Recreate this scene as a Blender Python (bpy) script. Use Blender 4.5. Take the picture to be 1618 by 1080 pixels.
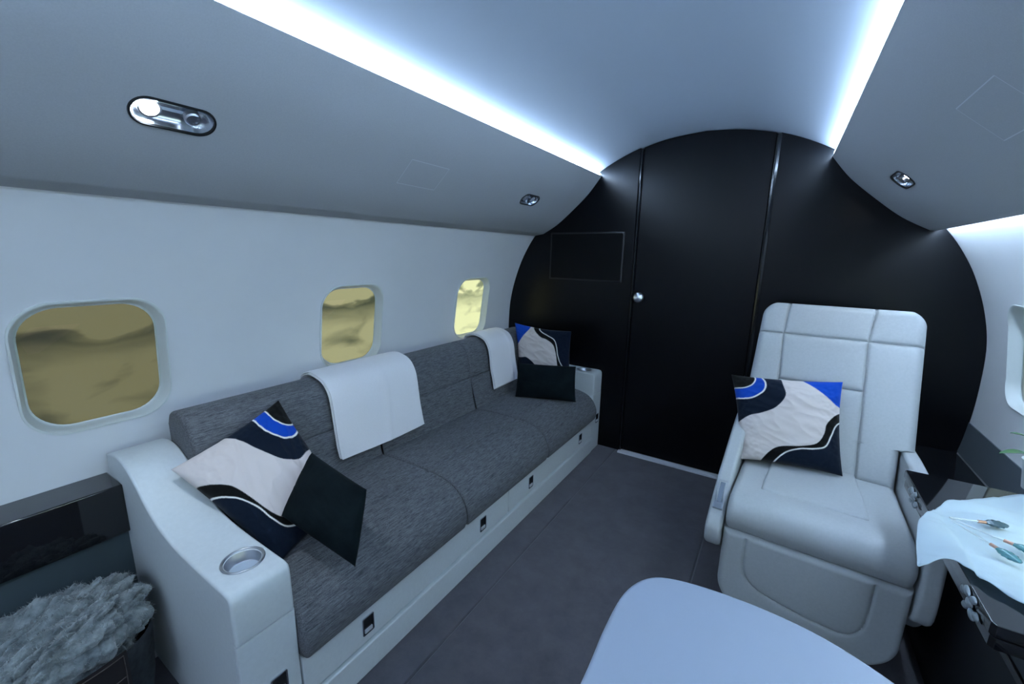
import bpy, bmesh, math, random
import numpy as np
from mathutils import Vector, Matrix, noise

for o in list(bpy.data.objects): bpy.data.objects.remove(o)
SC = bpy.context.scene
COL = SC.collection
PI = math.pi

# ------------------------------------------------------------------ camera
F_PX, YAW, PITCH, ROLL = 663.76, 0.5643984, 0.2062982, -0.0192144
CAMPOS = Vector((0.4275, 0.0, 1.225))
def cam_axes():
    cy, sy = math.cos(YAW), math.sin(YAW)
    f = Vector((-sy*math.cos(PITCH), cy*math.cos(PITCH), -math.sin(PITCH)))
    r0 = Vector((cy, sy, 0)); d0 = f.cross(r0)
    r = r0*math.cos(ROLL) + d0*math.sin(ROLL)
    d = -r0*math.sin(ROLL) + d0*math.cos(ROLL)
    return r, d, f
_r, _d, _f = cam_axes()
cam = bpy.data.cameras.new('camera')
cam.sensor_width = 36.0; cam.lens = F_PX/1618*36.0; cam.clip_start = 0.02; cam.clip_end = 50
camo = bpy.data.objects.new('camera', cam); COL.objects.link(camo)
m = Matrix.Identity(4)
for i in range(3):
    m[i][0] = _r[i]; m[i][1] = -_d[i]; m[i][2] = -_f[i]; m[i][3] = CAMPOS[i]
camo.matrix_world = m
SC.camera = camo

# ------------------------------------------------------------------ world, light, exposure
LED_COL = (0.555, 0.745, 1.0)
LED_TOP = 82.0
LED_SIDE = 60.0
SPOT_LIGHT = 40.0
SPOT_W_LEFT = 8.0
SPOT_W_RIGHT = 4.0
CLOUD_LIGHT = 0.40
DAY_LIGHT = 5.0
SC.view_settings.view_transform = 'Standard'
SC.view_settings.look = 'None'
SC.view_settings.gamma = 1.0
SC.view_settings.use_curve_mapping = False
SC.view_settings.exposure = 0.32
w = bpy.data.worlds.new('world'); SC.world = w; w.use_nodes = True
w.node_tree.nodes['Background'].inputs[0].default_value = (0.6, 0.75, 1.0, 1)
w.node_tree.nodes['Background'].inputs[1].default_value = 0.3
def area_light(name, loc, size, size_y, energy, col, direction):
    l = bpy.data.lights.new(name, 'AREA'); l.shape = 'RECTANGLE'; l.size = size; l.size_y = size_y
    l.energy = energy; l.color = col
    o = bpy.data.objects.new(name, l); COL.objects.link(o); o.location = loc
    o.rotation_euler = Vector(direction).to_track_quat('-Z', 'Y').to_euler()
    return o
# unseen fill light added behind the camera to brighten the cabin
area_light('cabin_fill', (0.0, -1.3, 1.80), 0.7, 1.6, 8.0, (0.72, 0.84, 1.0), (0, 0.15, -1))

# ------------------------------------------------------------------ materials
def mat(name, col, rough=0.5, metal=0.0, spec=0.5, emit=None, estr=0.0, trans=0.0, alpha=1.0, sheen=0.0, coat=0.0, ior=1.45):
    M = bpy.data.materials.new(name); M.use_nodes = True
    b = M.node_tree.nodes['Principled BSDF']
    b.inputs['Base Color'].default_value = (*col, 1)
    b.inputs['Roughness'].default_value = rough
    b.inputs['Metallic'].default_value = metal
    b.inputs['Specular IOR Level'].default_value = spec
    b.inputs['Transmission Weight'].default_value = trans
    b.inputs['Sheen Weight'].default_value = sheen
    b.inputs['Coat Weight'].default_value = coat
    b.inputs['IOR'].default_value = ior
    b.inputs['Alpha'].default_value = alpha
    if emit:
        b.inputs['Emission Color'].default_value = (*emit, 1)
        b.inputs['Emission Strength'].default_value = estr
    return M
def nodes(M):
    nt = M.node_tree; return nt, nt.nodes, nt.links, nt.nodes['Principled BSDF']
def add_noise(M, c1, c2, scale=(10, 10, 10), nscale=1.0, detail=4, lo=0.3, hi=0.7, bump=0.0, bdist=0.002, rough=0.6):
    nt, N, L, b = nodes(M)
    tc = N.new('ShaderNodeTexCoord'); mp = N.new('ShaderNodeMapping'); mp.inputs['Scale'].default_value = scale
    nz = N.new('ShaderNodeTexNoise'); nz.inputs['Scale'].default_value = nscale; nz.inputs['Detail'].default_value = detail
    nz.inputs['Roughness'].default_value = rough
    cr = N.new('ShaderNodeValToRGB'); cr.color_ramp.elements[0].position = lo; cr.color_ramp.elements[1].position = hi
    cr.color_ramp.elements[0].color = (*c1, 1); cr.color_ramp.elements[1].color = (*c2, 1)
    L.new(tc.outputs['Object'], mp.inputs['Vector']); L.new(mp.outputs[0], nz.inputs['Vector'])
    L.new(nz.outputs['Fac'], cr.inputs['Fac']); L.new(cr.outputs[0], b.inputs['Base Color'])
    if bump:
        bp = N.new('ShaderNodeBump'); bp.inputs['Strength'].default_value = bump; bp.inputs['Distance'].default_value = bdist
        L.new(nz.outputs['Fac'], bp.inputs['Height']); L.new(bp.outputs[0], b.inputs['Normal'])
    return M

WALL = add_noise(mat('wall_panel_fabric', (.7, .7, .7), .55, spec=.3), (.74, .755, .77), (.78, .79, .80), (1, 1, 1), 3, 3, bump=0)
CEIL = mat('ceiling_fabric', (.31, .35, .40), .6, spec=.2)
PANEL = add_noise(mat('overhead_panel_cloth', (.4, .42, .44), .6, spec=.2), (.37, .385, .40), (.40, .415, .43), (1, 1, 1), 300, 3, bump=.15, bdist=.0008)
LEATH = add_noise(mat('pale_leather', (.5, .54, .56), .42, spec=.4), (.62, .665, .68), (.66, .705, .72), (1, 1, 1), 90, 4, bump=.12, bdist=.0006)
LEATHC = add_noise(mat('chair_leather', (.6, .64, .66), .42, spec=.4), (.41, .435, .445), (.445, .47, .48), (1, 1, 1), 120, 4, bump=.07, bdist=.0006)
BLACK = mat('satin_black', (.0014, .0018, .0028), .30, spec=.26)
BLACKG = mat('gloss_black', (.004, .0045, .006), .04, spec=.6, coat=.5)
DADO = mat('grey_dado', (.10, .12, .14), .35, spec=.4)
DADOL = mat('charcoal_wall_cloth', (.05, .07, .08), .8, spec=.2)
CARPET = add_noise(mat('carpet_pile', (.07, .065, .08), .95, spec=.1, sheen=.3), (.070, .067, .080), (.110, .105, .122), (1, 1, 1), 9, 6, .3, .7, rough=.75)
nt, N, L, b = nodes(CARPET)
n2 = N.new('ShaderNodeTexNoise'); n2.inputs['Scale'].default_value = 500; bp = N.new('ShaderNodeBump'); bp.inputs['Strength'].default_value = .5; bp.inputs['Distance'].default_value = .002
tc = N.new('ShaderNodeTexCoord'); L.new(tc.outputs['Object'], n2.inputs['Vector']); L.new(n2.outputs['Fac'], bp.inputs['Height']); L.new(bp.outputs[0], b.inputs['Normal'])
THROW = add_noise(mat('white_wool', (.8, .8, .8), .9, spec=.1, sheen=.3), (.90, .885, .90), (.95, .93, .95), (1, 1, 1), 300, 3, bump=.3, bdist=.001)
VELVET = add_noise(mat('dark_velvet', (.006, .011, .014), .85, spec=.08, sheen=.012), (.003, .006, .008), (.007, .0125, .015), (1, 1, 1), 14, 4)
CHROME = mat('chrome', (.62, .66, .72), .24, metal=1)
BRUSHED = mat('brushed_metal', (.42, .44, .47), .3, metal=1)
DARKM = mat('dark_metal', (.02, .022, .025), .35, metal=.6)
PLASTIC = mat('window_plastic', (.72, .76, .74), .35)
WHITE = mat('white_laminate', (.35, .40, .49), .3, spec=.3)
SILL = mat('white_sill', (.8, .8, .84), .4)
LED = mat('led_strip', (1, 1, 1), .5, emit=LED_COL, estr=LED_TOP)
LEDS = mat('led_side', (1, 1, 1), .5, emit=LED_COL, estr=LED_SIDE)
LAMP_OFF = mat('lamp_lens_off', (.35, .38, .42), .15)
SPOT = mat('lamp_glow', (1, 1, 1), .5, emit=(.85, .93, 1), estr=SPOT_LIGHT)
DAY = mat('daylight', (.1, .1, .1), .5, emit=(.80, .95, .80), estr=DAY_LIGHT)
FUR = add_noise(mat('grey_fur', (.3, .34, .35), .95, spec=.05, sheen=.5), (.10, .125, .135), (.27, .31, .32), (1, 1, 1), 30, 6, .35, .65, bump=.8, bdist=.006)
BASKET = add_noise(mat('dark_felt', (.02, .025, .03), .9), (.012, .016, .02), (.03, .038, .045), (1, 1, 1), 60, 4, bump=.4)
BROWN = mat('brown_leather', (.012, .009, .010), .5)
STITCH = mat('tan_stitch', (.09, .075, .07), .7)
GLASS = mat('clear_glass', (.85, .93, .97), .08, trans=.35, ior=1.35)
TEAL = mat('teal_glass', (.10, .27, .30), .15, trans=.4)
SMOKE = mat('smoky_bead', (.05, .09, .11), .2)
COPPER = mat('copper', (.42, .24, .18), .35, metal=.6)
LEAF = add_noise(mat('leaf', (.05, .14, .05), .4), (.03, .09, .04), (.07, .18, .06), (1, 1, 1), 25, 3)
POT = mat('pot_white', (.6, .62, .64), .4)
def cloth_mat():
    M = mat('thin_white_cloth', (.60, .71, .78), .8, spec=.1, sheen=.2)
    nt, N, L, b = nodes(M)
    tr = N.new('ShaderNodeBsdfTranslucent'); tr.inputs[0].default_value = (.6, .71, .78, 1)
    mx = N.new('ShaderNodeMixShader'); mx.inputs[0].default_value = .35
    L.new(b.outputs[0], mx.inputs[1]); L.new(tr.outputs[0], mx.inputs[2])
    L.new(mx.outputs[0], N['Material Output'].inputs['Surface'])
    return M
CLOTH = cloth_mat()
def weave(name, cdark, clight):
    M = mat(name, clight, .9, spec=.1, sheen=.1)
    nt, N, L, b = nodes(M)
    tc = N.new('ShaderNodeTexCoord')
    outs = []
    for sc in ((90, 700, 700), (700, 70, 700), (260, 26, 260)):
        mp = N.new('ShaderNodeMapping'); mp.inputs['Scale'].default_value = sc
        nz = N.new('ShaderNodeTexNoise'); nz.inputs['Scale'].default_value = 1; nz.inputs['Detail'].default_value = 2
        L.new(tc.outputs['Object'], mp.inputs['Vector']); L.new(mp.outputs[0], nz.inputs['Vector']); outs.append(nz.outputs['Fac'])
    a = N.new('ShaderNodeMath'); a.operation = 'ADD'; L.new(outs[0], a.inputs[0]); L.new(outs[1], a.inputs[1])
    c = N.new('ShaderNodeMath'); c.operation = 'ADD'; L.new(a.outputs[0], c.inputs[0]); L.new(outs[2], c.inputs[1])
    d = N.new('ShaderNodeMath'); d.operation = 'DIVIDE'; L.new(c.outputs[0], d.inputs[0]); d.inputs[1].default_value = 3
    cr = N.new('ShaderNodeValToRGB'); cr.color_ramp.elements[0].position = .40; cr.color_ramp.elements[1].position = .60
    cr.color_ramp.elements[0].color = (*cdark, 1); cr.color_ramp.elements[1].color = (*clight, 1)
    L.new(d.outputs[0], cr.inputs[0]); L.new(cr.outputs[0], b.inputs['Base Color'])
    bp = N.new('ShaderNodeBump'); bp.inputs['Strength'].default_value = .4; bp.inputs['Distance'].default_value = .001
    L.new(d.outputs[0], bp.inputs['Height']); L.new(bp.outputs[0], b.inputs['Normal'])
    return M
TWEED = weave('grey_tweed', (.058, .062, .068), (.175, .182, .195))
def cloud_mat(name, seed, gain, tint_lo, tint_hi):
    M = mat(name, (.02, .02, .02), .3)
    nt, N, L, b = nodes(M)
    tc = N.new('ShaderNodeTexCoord'); mp = N.new('ShaderNodeMapping'); mp.inputs['Location'].default_value = (seed, seed*2, seed*.5)
    mp.inputs['Scale'].default_value = (1, 5.5, 12)
    nz = N.new('ShaderNodeTexNoise'); nz.inputs['Scale'].default_value = 1; nz.inputs['Detail'].default_value = 4; nz.inputs['Roughness'].default_value = .42; nz.inputs['Distortion'].default_value = .45
    L.new(tc.outputs['Object'], mp.inputs[0]); L.new(mp.outputs[0], nz.inputs['Vector'])
    # a storm bank lies across the upper third of the printed cloudscape
    sp = N.new('ShaderNodeSeparateXYZ'); L.new(tc.outputs['Object'], sp.inputs[0])
    mr = N.new('ShaderNodeValToRGB'); e = mr.color_ramp.elements
    e[0].position = 0; e[0].color = (.56, .56, .56, 1); e[1].position = 1; e[1].color = (.8, .8, .8, 1)
    for p, v in ((.45, .60), (.62, .46), (.72, .28), (.82, .30), (.92, .62)):
        k = e.new(p); k.color = (v, v, v, 1)
    ma = N.new('ShaderNodeMapRange'); ma.inputs[1].default_value = -.175; ma.inputs[2].default_value = .175
    ad2 = N.new('ShaderNodeMath'); ad2.operation = 'MULTIPLY_ADD'; ad2.inputs[1].default_value = .30
    L.new(nz.outputs['Fac'], ad2.inputs[0]); L.new(sp.outputs['Z'], ad2.inputs[2])
    sb = N.new('ShaderNodeMath'); sb.operation = 'SUBTRACT'; sb.inputs[1].default_value = .15
    L.new(ad2.outputs[0], sb.inputs[0]); L.new(sb.outputs[0], ma.inputs[0]); L.new(ma.outputs[0], mr.inputs[0])
    ad = N.new('ShaderNodeMath'); ad.operation = 'MULTIPLY_ADD'; ad.inputs[1].default_value = 1.15
    L.new(nz.outputs['Fac'], ad.inputs[0]); L.new(mr.outputs[0], ad.inputs[2])
    cr = N.new('ShaderNodeValToRGB'); c = cr.color_ramp.elements
    c[0].position = .70; c[0].color = (*tint_lo, 1); c[1].position = 1.0; c[1].color = (*tint_hi, 1)
    sc = N.new('ShaderNodeMath'); sc.operation = 'MULTIPLY'; sc.inputs[1].default_value = .86; L.new(ad.outputs[0], sc.inputs[0]); L.new(sc.outputs[0], cr.inputs[0])
    L.new(cr.outputs[0], b.inputs['Emission Color']); b.inputs['Emission Strength'].default_value = gain
    return M

# ------------------------------------------------------------------ mesh helpers
def link(name, verts, faces, material, parent=None, smooth=40, loc=(0, 0, 0), recalc=True):
    me = bpy.data.meshes.new(name)
    lv = Vector(loc)
    me.from_pydata([tuple(Vector(v)-lv) for v in verts], [], faces)
    if recalc:
        bm = bmesh.new(); bm.from_mesh(me); bmesh.ops.recalc_face_normals(bm, faces=bm.faces); bm.to_mesh(me); bm.free()
    for p in me.polygons: p.use_smooth = True
    if smooth < 180: me.set_sharp_from_angle(angle=math.radians(smooth))
    if material: me.materials.append(material)
    o = bpy.data.objects.new(name, me); COL.objects.link(o); o.location = loc
    if parent: o.parent = parent; o.location = lv - PLOC.get(parent.name, Vector())
    return o
PLOC = {}
def tag(o, label=None, cat=None, group=None, kind=None):
    if label: o['label'] = label
    if cat: o['category'] = cat
    if group: o['group'] = group
    if kind: o['kind'] = kind
    return o
def empty(name, loc, label, cat, group=None):
    o = bpy.data.objects.new(name, None); COL.objects.link(o); o.location = loc; o.empty_display_size = .05
    PLOC[o.name] = Vector(loc)
    return tag(o, label, cat, group)
class MB:
    def __init__(s): s.v = []; s.f = []
    def add(s, v, f):
        n = len(s.v); s.v += [tuple(x) for x in v]; s.f += [[i+n for i in q] for q in f]; return s
    def box(s, a, b_):
        x0, y0, z0 = a; x1, y1, z1 = b_
        return s.add([(x0,y0,z0),(x1,y0,z0),(x1,y1,z0),(x0,y1,z0),(x0,y0,z1),(x1,y0,z1),(x1,y1,z1),(x0,y1,z1)],
                     [(0,3,2,1),(4,5,6,7),(0,1,5,4),(1,2,6,5),(2,3,7,6),(3,0,4,7)])
    def tube(s, pts, r, n=8, r2=None):
        pts = [Vector(p) for p in pts]; rings = []
        up = Vector((0, 0, 1))
        for i, p in enumerate(pts):
            t = (pts[min(i+1, len(pts)-1)] - pts[max(i-1, 0)]).normalized()
            a = t.cross(up)
            if a.length < 1e-3: a = t.cross(Vector((1, 0, 0)))
            a.normalize(); c = t.cross(a)
            rr = r if r2 is None else r + (r2-r)*i/(len(pts)-1)
            rings.append([p + a*rr*math.cos(2*PI*k/n) + c*rr*math.sin(2*PI*k/n) for k in range(n)])
        return s.rings(rings)
    def rings(s, rings, cap=True, closed=False):
        n = len(rings[0]); v = [q for R_ in rings for q in R_]; f = []
        m_ = len(rings)
        for i in range(m_ if closed else m_-1):
            j = (i+1) % m_
            for k in range(n): f.append((i*n+k, i*n+(k+1) % n, j*n+(k+1) % n, j*n+k))
        if cap and not closed: f.append(tuple(range(n))[::-1]); f.append(tuple((m_-1)*n+k for k in range(n)))
        return s.add(v, f)
    def lathe(s, prof, c, n=32, M=None):
        rings = []
        for r, z in prof:
            ring = [Vector((r*math.cos(2*PI*k/n), r*math.sin(2*PI*k/n), z)) for k in range(n)]
            rings.append([(M @ q if M else q) + Vector(c) for q in ring])
        return s.rings(rings)
    def obj(s, name, material, parent=None, smooth=40, loc=(0, 0, 0)):
        return link(name, s.v, s.f, material, parent, smooth, loc)
def bevel(o, wdt, seg=3):
    md = o.modifiers.new('bevel', 'BEVEL'); md.width = wdt; md.segments = seg; md.limit_method = 'ANGLE'; md.angle_limit = math.radians(40)
    md.harden_normals = False
    return o
def box_obj(name, a, b_, material, parent=None, bev=0.004, seg=3):
    o = MB().box(a, b_).obj(name, material, parent, loc=((a[0]+b_[0])/2, (a[1]+b_[1])/2, a[2]))
    return bevel(o, bev, seg) if bev else o
def catmull(P, n=8, closed=False):
    P = [np.array(p, float) for p in P]; out = []
    m_ = len(P)
    rng = range(m_) if closed else range(m_-1)
    for i in rng:
        g = (lambda k: P[k % m_]) if closed else (lambda k: P[min(max(k, 0), m_-1)])
        p0, p1, p2, p3 = g(i-1), g(i), g(i+1), g(i+2)
        for j in range(n):
            t = j/n
            out.append(.5*((2*p1)+(-p0+p2)*t+(2*p0-5*p1+4*p2-p3)*t*t+(-p0+3*p1-3*p2+p3)*t**3))
    if not closed: out.append(P[-1])
    return out
def round_poly(P, r, n=5):
    """polygon corner rounding; r a number or a list"""
    out = []; m_ = len(P)
    for i in range(m_):
        p = Vector(P[i]); a = Vector(P[i-1]); b_ = Vector(P[(i+1) % m_]); ri = r[i] if isinstance(r, (list, tuple)) else r
        u = (a-p); v = (b_-p); lu, lv = u.length, v.length; d = min(ri, lu*.48, lv*.48)
        if d < 1e-5: out.append(tuple(p)); continue
        p0 = p + u.normalized()*d; p2 = p + v.normalized()*d
        for k in range(n+1):
            t = k/n; out.append(tuple(p0*(1-t)**2 + p*2*t*(1-t) + p2*t*t))
    return out
def inset2(P, d):
    m_ = len(P); A = sum(P[i][0]*P[(i+1) % m_][1]-P[(i+1) % m_][0]*P[i][1] for i in range(m_)); sg = 1 if A > 0 else -1
    out = []
    for i in range(m_):
        a = Vector(P[i-1]); p = Vector(P[i]); b_ = Vector(P[(i+1) % m_])
        t = (b_-a)
        if t.length < 1e-9: out.append(tuple(p)); continue
        t.normalize(); nrm = Vector((-t.y, t.x))*sg
        out.append(tuple(p+nrm*d))
    return out
def padded(name, prof, lo, hi, axis, material, parent=None, r=.01, seg=5, mid=1, fn=None, smooth=60, loc=None):
    """closed 2-D profile extruded along an axis with rounded ends"""
    st = []
    for k in range(seg+1):
        a = PI/2*k/seg; st.append((lo + r*(1-math.sin(a)), r*(1-math.cos(a))))
    st = st[::-1]; st = [(lo + r*(1-math.cos(PI/2*k/seg)), r*(1-math.sin(PI/2*k/seg))) for k in range(seg+1)]
    en = [(hi-(s-lo), d) for s, d in st][::-1]
    mids = [(lo+r+(hi-lo-2*r)*(k+1)/(mid+1), 0) for k in range(mid)]
    rings = []
    for s, d in st+mids+en:
        q = inset2(prof, d); ring = []
        for (a, c) in q:
            v = Vector((s, a, c)) if axis == 'x' else Vector((a, s, c)) if axis == 'y' else Vector((a, c, s))
            if fn: v = fn(v)
            ring.append(v)
        rings.append(ring)
    mb = MB().rings(rings)
    if loc is None:
        A = np.array([tuple(v) for R_ in rings for v in R_]); mn, mx_ = A.min(0), A.max(0); loc = ((mn[0]+mx_[0])/2, (mn[1]+mx_[1])/2, mn[2])
    o = mb.obj(name, material, parent, smooth, loc)
    md = o.modifiers.new('normals', 'WEIGHTED_NORMAL'); md.keep_sharp = True; md.weight = 80
    return o
def boolean_cut(o, cutters):
    for c in cutters:
        md = o.modifiers.new('cut', 'BOOLEAN'); md.operation = 'DIFFERENCE'; md.object = c; md.solver = 'EXACT'
    bpy.context.view_layer.update()
    dg = bpy.context.evaluated_depsgraph_get()
    me = bpy.data.meshes.new_from_object(o.evaluated_get(dg))
    o.modifiers.clear(); old = o.data; o.data = me
    me.set_sharp_from_angle(angle=math.radians(35))
    md = o.modifiers.new('normals', 'WEIGHTED_NORMAL'); md.keep_sharp = True; md.weight = 80
    for c in cutters: bpy.data.objects.remove(c)
    return o
def rrect(cx, cy, hw, hh, r, n=10):
    P = []
    for (sx, sy, a0) in ((1, 1, 0), (-1, 1, PI/2), (-1, -1, PI), (1, -1, 3*PI/2)):
        for k in range(n+1):
            a = a0+PI/2*k/n; P.append((cx+sx*(hw-r)+r*math.cos(a), cy+sy*(hh-r)+r*math.sin(a)))
    return P
def capsule(hl, hw, n=14):
    P = []
    for k in range(n+1): a = -PI/2+PI*k/n; P.append((hl-hw+hw*math.cos(a), hw*math.sin(a)))
    for k in range(n+1): a = PI/2+PI*k/n; P.append((-hl+hw+hw*math.cos(a), hw*math.sin(a)))
    return P

# ------------------------------------------------------------------ cabin shell
Y0, Y1 = -2.4, 2.5
Y1S = 2.57
half = [(0, 1.868), (.19, 1.851), (.38, 1.80), (.555, 1.716), (.70, 1.615), (.85, 1.49), (.983, 1.355), (1.06, 1.24), (1.112, 1.13), (1.155, 1.0), (1.18, .87), (1.188, .70), (1.185, .55), (1.17, .40), (1.13, .25), (1.08, .10), (1.03, -.02)]
HALF = [tuple(p) for p in catmull(half, 5)]
def wall_x(z):
    for i in range(len(HALF)-1):
        a, c = HALF[i], HALF[i+1]
        if a[1] >= z >= c[1]:
            t = (a[1]-z)/max(a[1]-c[1], 1e-9); return a[0]+(c[0]-a[0])*t
    return 1.18
def shell(name, pts, thick, material, y0=Y0, y1=Y1S, outward=None):
    """open polyline (x,z) made solid by offset away from cabin centre, extruded in y"""
    P = [Vector(p) for p in pts]; out = []
    for i, p in enumerate(P):
        t = (P[min(i+1, len(P)-1)]-P[max(i-1, 0)]).normalized(); n_ = Vector((-t.y, t.x))
        if n_.dot(p-Vector((0, .8))) < 0: n_ = -n_
        out.append(p+n_*thick)
    prof = [tuple(p) for p in P]+[tuple(p) for p in out[::-1]]
    mb = MB(); n_ = len(prof)
    ys = [y0, y1]
    v = [(x, y, z) for y in ys for x, z in prof]
    f = [(k, (k+1) % n_, n_+(k+1) % n_, n_+k) for k in range(n_)]
    q = len(P)
    for k in range(q-1):  # end caps as strips
        a, b_, c, d = k, k+1, n_-2-k, n_-1-k
        f.append((a, b_, c, d)); f.append((n_+a, n_+b_, n_+c, n_+d))
    return link(name, v, f, material, smooth=40)
ic = [p for p in HALF if p[1] > 1.49-1e-6]
ceil_pts = [(-x, z) for x, z in ic[::-1]] + ic[1:]
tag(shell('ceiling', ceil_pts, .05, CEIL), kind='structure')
wp = [p for p in HALF if p[1] <= 1.49+1e-6]
WIN_Y = [(.345), (1.190), (2.055)]
WIN_YR = [-.5, .345, 1.190, 2.12]
def win_cutter(sx, yc, zc=.897, hw=.157, hh=.180):
    P = rrect(yc, zc, hw, hh, .085)
    rings = [[Vector((sx*x, a, c)) for a, c in P] for x in (1.0, 1.5)]
    return MB().rings(rings).obj('cutter', None)
for side, sx, wins in (('left', -1, WIN_Y), ('right', 1, WIN_YR)):
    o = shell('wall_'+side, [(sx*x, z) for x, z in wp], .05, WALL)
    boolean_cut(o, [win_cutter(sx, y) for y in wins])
    tag(o, kind='structure')
tag(box_obj('wall_back', (-1.3, Y0-.05, -.02), (1.3, Y0, 1.95), WALL, bev=0), kind='structure')
# floor with two carpet joints
fx = [-1.25, -.352, -.347, -.342, .268, .274, .280, 1.25]; fz = [0, 0, -.006, 0, 0, -.006, 0, 0]
v = [(x, y, z) for y in (Y0-.05, Y1+.05) for x, z in zip(fx, fz)]+[(x, y, -.06) for y in (Y0-.05, Y1+.05) for x in (-1.25, 1.25)]
f = [(k, k+1, 8+k+1, 8+k) for k in range(7)]+[(16, 17, 19, 18), tuple(range(8))+(17, 16), tuple(range(8, 16))+(19, 18), (0, 8, 18, 16), (7, 15, 19, 17)]
tag(link('floor', v, f, CARPET, smooth=10), kind='structure')

# windows: recessed surround, pane and what lies behind it
CLOUDS = [cloud_mat('cloudscape_near', 3.1, CLOUD_LIGHT*.60, (.12, .13, .085), (.62, .57, .32)),
          cloud_mat('cloudscape_middle', 7.7, CLOUD_LIGHT*1.0, (.14, .16, .10), (.80, .76, .43)),
          cloud_mat('cloudscape_far', 12.4, CLOUD_LIGHT*2.1, (.25, .28, .17), (.90, .90, .52))]
PANE = mat('window_glass', (.9, .95, .9), .03, trans=1.0, ior=1.02, spec=.25)
def window(n, sx, yc, back):
    e = bpy.data.objects.new('window_%d' % n, None); COL.objects.link(e); e.location = (sx*1.18, yc, .897); e.empty_display_size = .05
    e['kind'] = 'structure'; PLOC[e.name] = Vector(e.location)
    zc = .897
    rings = []
    for hw, hh, r, dx in ((.163, .187, .090, .0015), (.162, .186, .089, -.003), (.158, .182, .087, -.004), (.155, .179, .086, .001), (.151, .176, .085, .014), (.147, .173, .084, .028), (.145, .171, .083, .032), (.141, .167, .081, .032)):
        rings.append([Vector((sx*(wall_x(c)+dx), a, c)) for a, c in rrect(yc, zc, hw, hh, r)])
    mb = MB(); mb.rings(rings, cap=False)
    mb.obj('window_frame', PLASTIC, e, smooth=60, loc=(sx*1.18, yc, zc))
    P = rrect(yc, zc, .150, .174, .084)
    MB().rings([[Vector((sx*(wall_x(c)+d), a, c)) for a, c in P] for d in (.033, .036)]).obj('pane', PANE, e, loc=(sx*1.18, yc, zc))
    o = MB().rings([[Vector((sx*(wall_x(c)+d), a, c)) for a, c in P] for d in (.0405, .043)]).obj('cloudscape_screen' if sx < 0 else 'window_backing', back, e, loc=(sx*1.18, yc, zc))  # right side: glowing stand-in for daylight outside, except one lowered shade
    return e
for i, y in enumerate(WIN_Y): window(i+1, -1, y, CLOUDS[i])
SHADE = mat('lowered_shade', (.7, .74, .76), .6, emit=(.75, .9, .9), estr=.25)
for i, y in enumerate(WIN_YR): window(i+4, 1, y, SHADE if i == 3 else DAY)

# overhead panels with the holes of the reading lights
pan = [(.549, 1.686), (.627, 1.588), (.730, 1.493), (.830, 1.412), (.928, 1.356)]
PAN = [tuple(p) for p in catmull(pan, 6)]
def pan_at(x):
    for i in range(len(PAN)-1):
        a, c = PAN[i], PAN[i+1]
        if a[0] <= x <= c[0]:
            t = (x-a[0])/(c[0]-a[0]); return a[1]+(c[1]-a[1])*t, (Vector(c)-Vector(a)).normalized()
def fixture_frame(sx, x, y):
    z, t = pan_at(x)
    T = Vector((sx*t.x, 0, t.y)); Nn = Vector((-sx*abs(t.y), 0, -abs(t.x)))   # into the cabin
    return Vector((sx*x, y, z)), T, Nn.normalized(), Vector((0, 1, 0))
def fix_ring(fr, P, depth):
    O, T, Nn, U = fr
    return [O+U*a+T*c-Nn*depth for a, c in P]
FIX = [(-1, .722, .437), (-1, .723, 1.963), (1, .728, 1.975)]
for n, sx in ((1, -1), (2, 1)):
    P = [Vector((sx*x, z)) for x, z in PAN]; out = []
    lip = [Vector((sx*(.949 if sx > 0 else .992), 1.354 if sx > 0 else 1.345))]
    P = P+lip[:1]
    for i, p in enumerate(P):
        t = (P[min(i+1, len(P)-1)]-P[max(i-1, 0)]).normalized(); nn = Vector((-t.y, t.x))
        if nn.y < 0: nn = -nn
        out.append(p+nn*(.018 if i else .010))
    prof = [tuple(p) for p in P]+[tuple(p) for p in out[::-1]]; q = len(P); m_ = len(prof)
    v = [(x, y, z) for y in (Y0, Y1-.002) for x, z in prof]
    f = [(k, (k+1) % m_, m_+(k+1) % m_, m_+k) for k in range(m_)]
    for k in range(q-1):
        a, b_, c, d = k, k+1, m_-2-k, m_-1-k
        f.append((a, b_, c, d)); f.append((m_+a, m_+b_, m_+c, m_+d))
    o = link('trim_%d' % n, v, f, PANEL, smooth=40)
    cut = []
    for s, x, y in FIX:
        if s == sx:
            fr = fixture_frame(s, x, y); Pc = capsule(.076, .031)
            cut.append(MB().rings([fix_ring(fr, Pc, -.02), fix_ring(fr, Pc, .05)]).obj('cutter', None))
    boolean_cut(o, cut); tag(o, kind='structure')
    # closing board behind the reveal of the cove
    # flush service hatch joint
hat = {-1: (.684, .764, 1.10, 1.29), 1: (.684, .764, 1.09, 1.28)}
def surf(sx, x, y, off=0):
    z, t = pan_at(x); nn = Vector((-sx*abs(t.y), 0, -abs(t.x))).normalized(); return Vector((sx*x, y, z))+nn*off
for sx, (xa, xb, ya, yb) in hat.items():
    mb = MB(); wd = .0008
    xs = [xa+(xb-xa)*k/12 for k in range(13)]
    for (y_, xr) in ((ya, xs), (yb, xs)):
        for k in range(12):
            mb.add([surf(sx, xr[k], y_-wd, .0004), surf(sx, xr[k+1], y_-wd, .0004), surf(sx, xr[k+1], y_+wd, .0004), surf(sx, xr[k], y_+wd, .0004)], [(0, 1, 2, 3)])
    for x_ in (xa, xb):
        mb.add([surf(sx, x_-wd, ya, .0004), surf(sx, x_+wd, ya, .0004), surf(sx, x_+wd, yb, .0004), surf(sx, x_-wd, yb, .0004)], [(0, 1, 2, 3)])
    o = mb.obj('trim_%d' % (3 if sx < 0 else 4), mat('hatch_joint', (.52, .55, .58), .5))
    tag(o, kind='structure')

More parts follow.
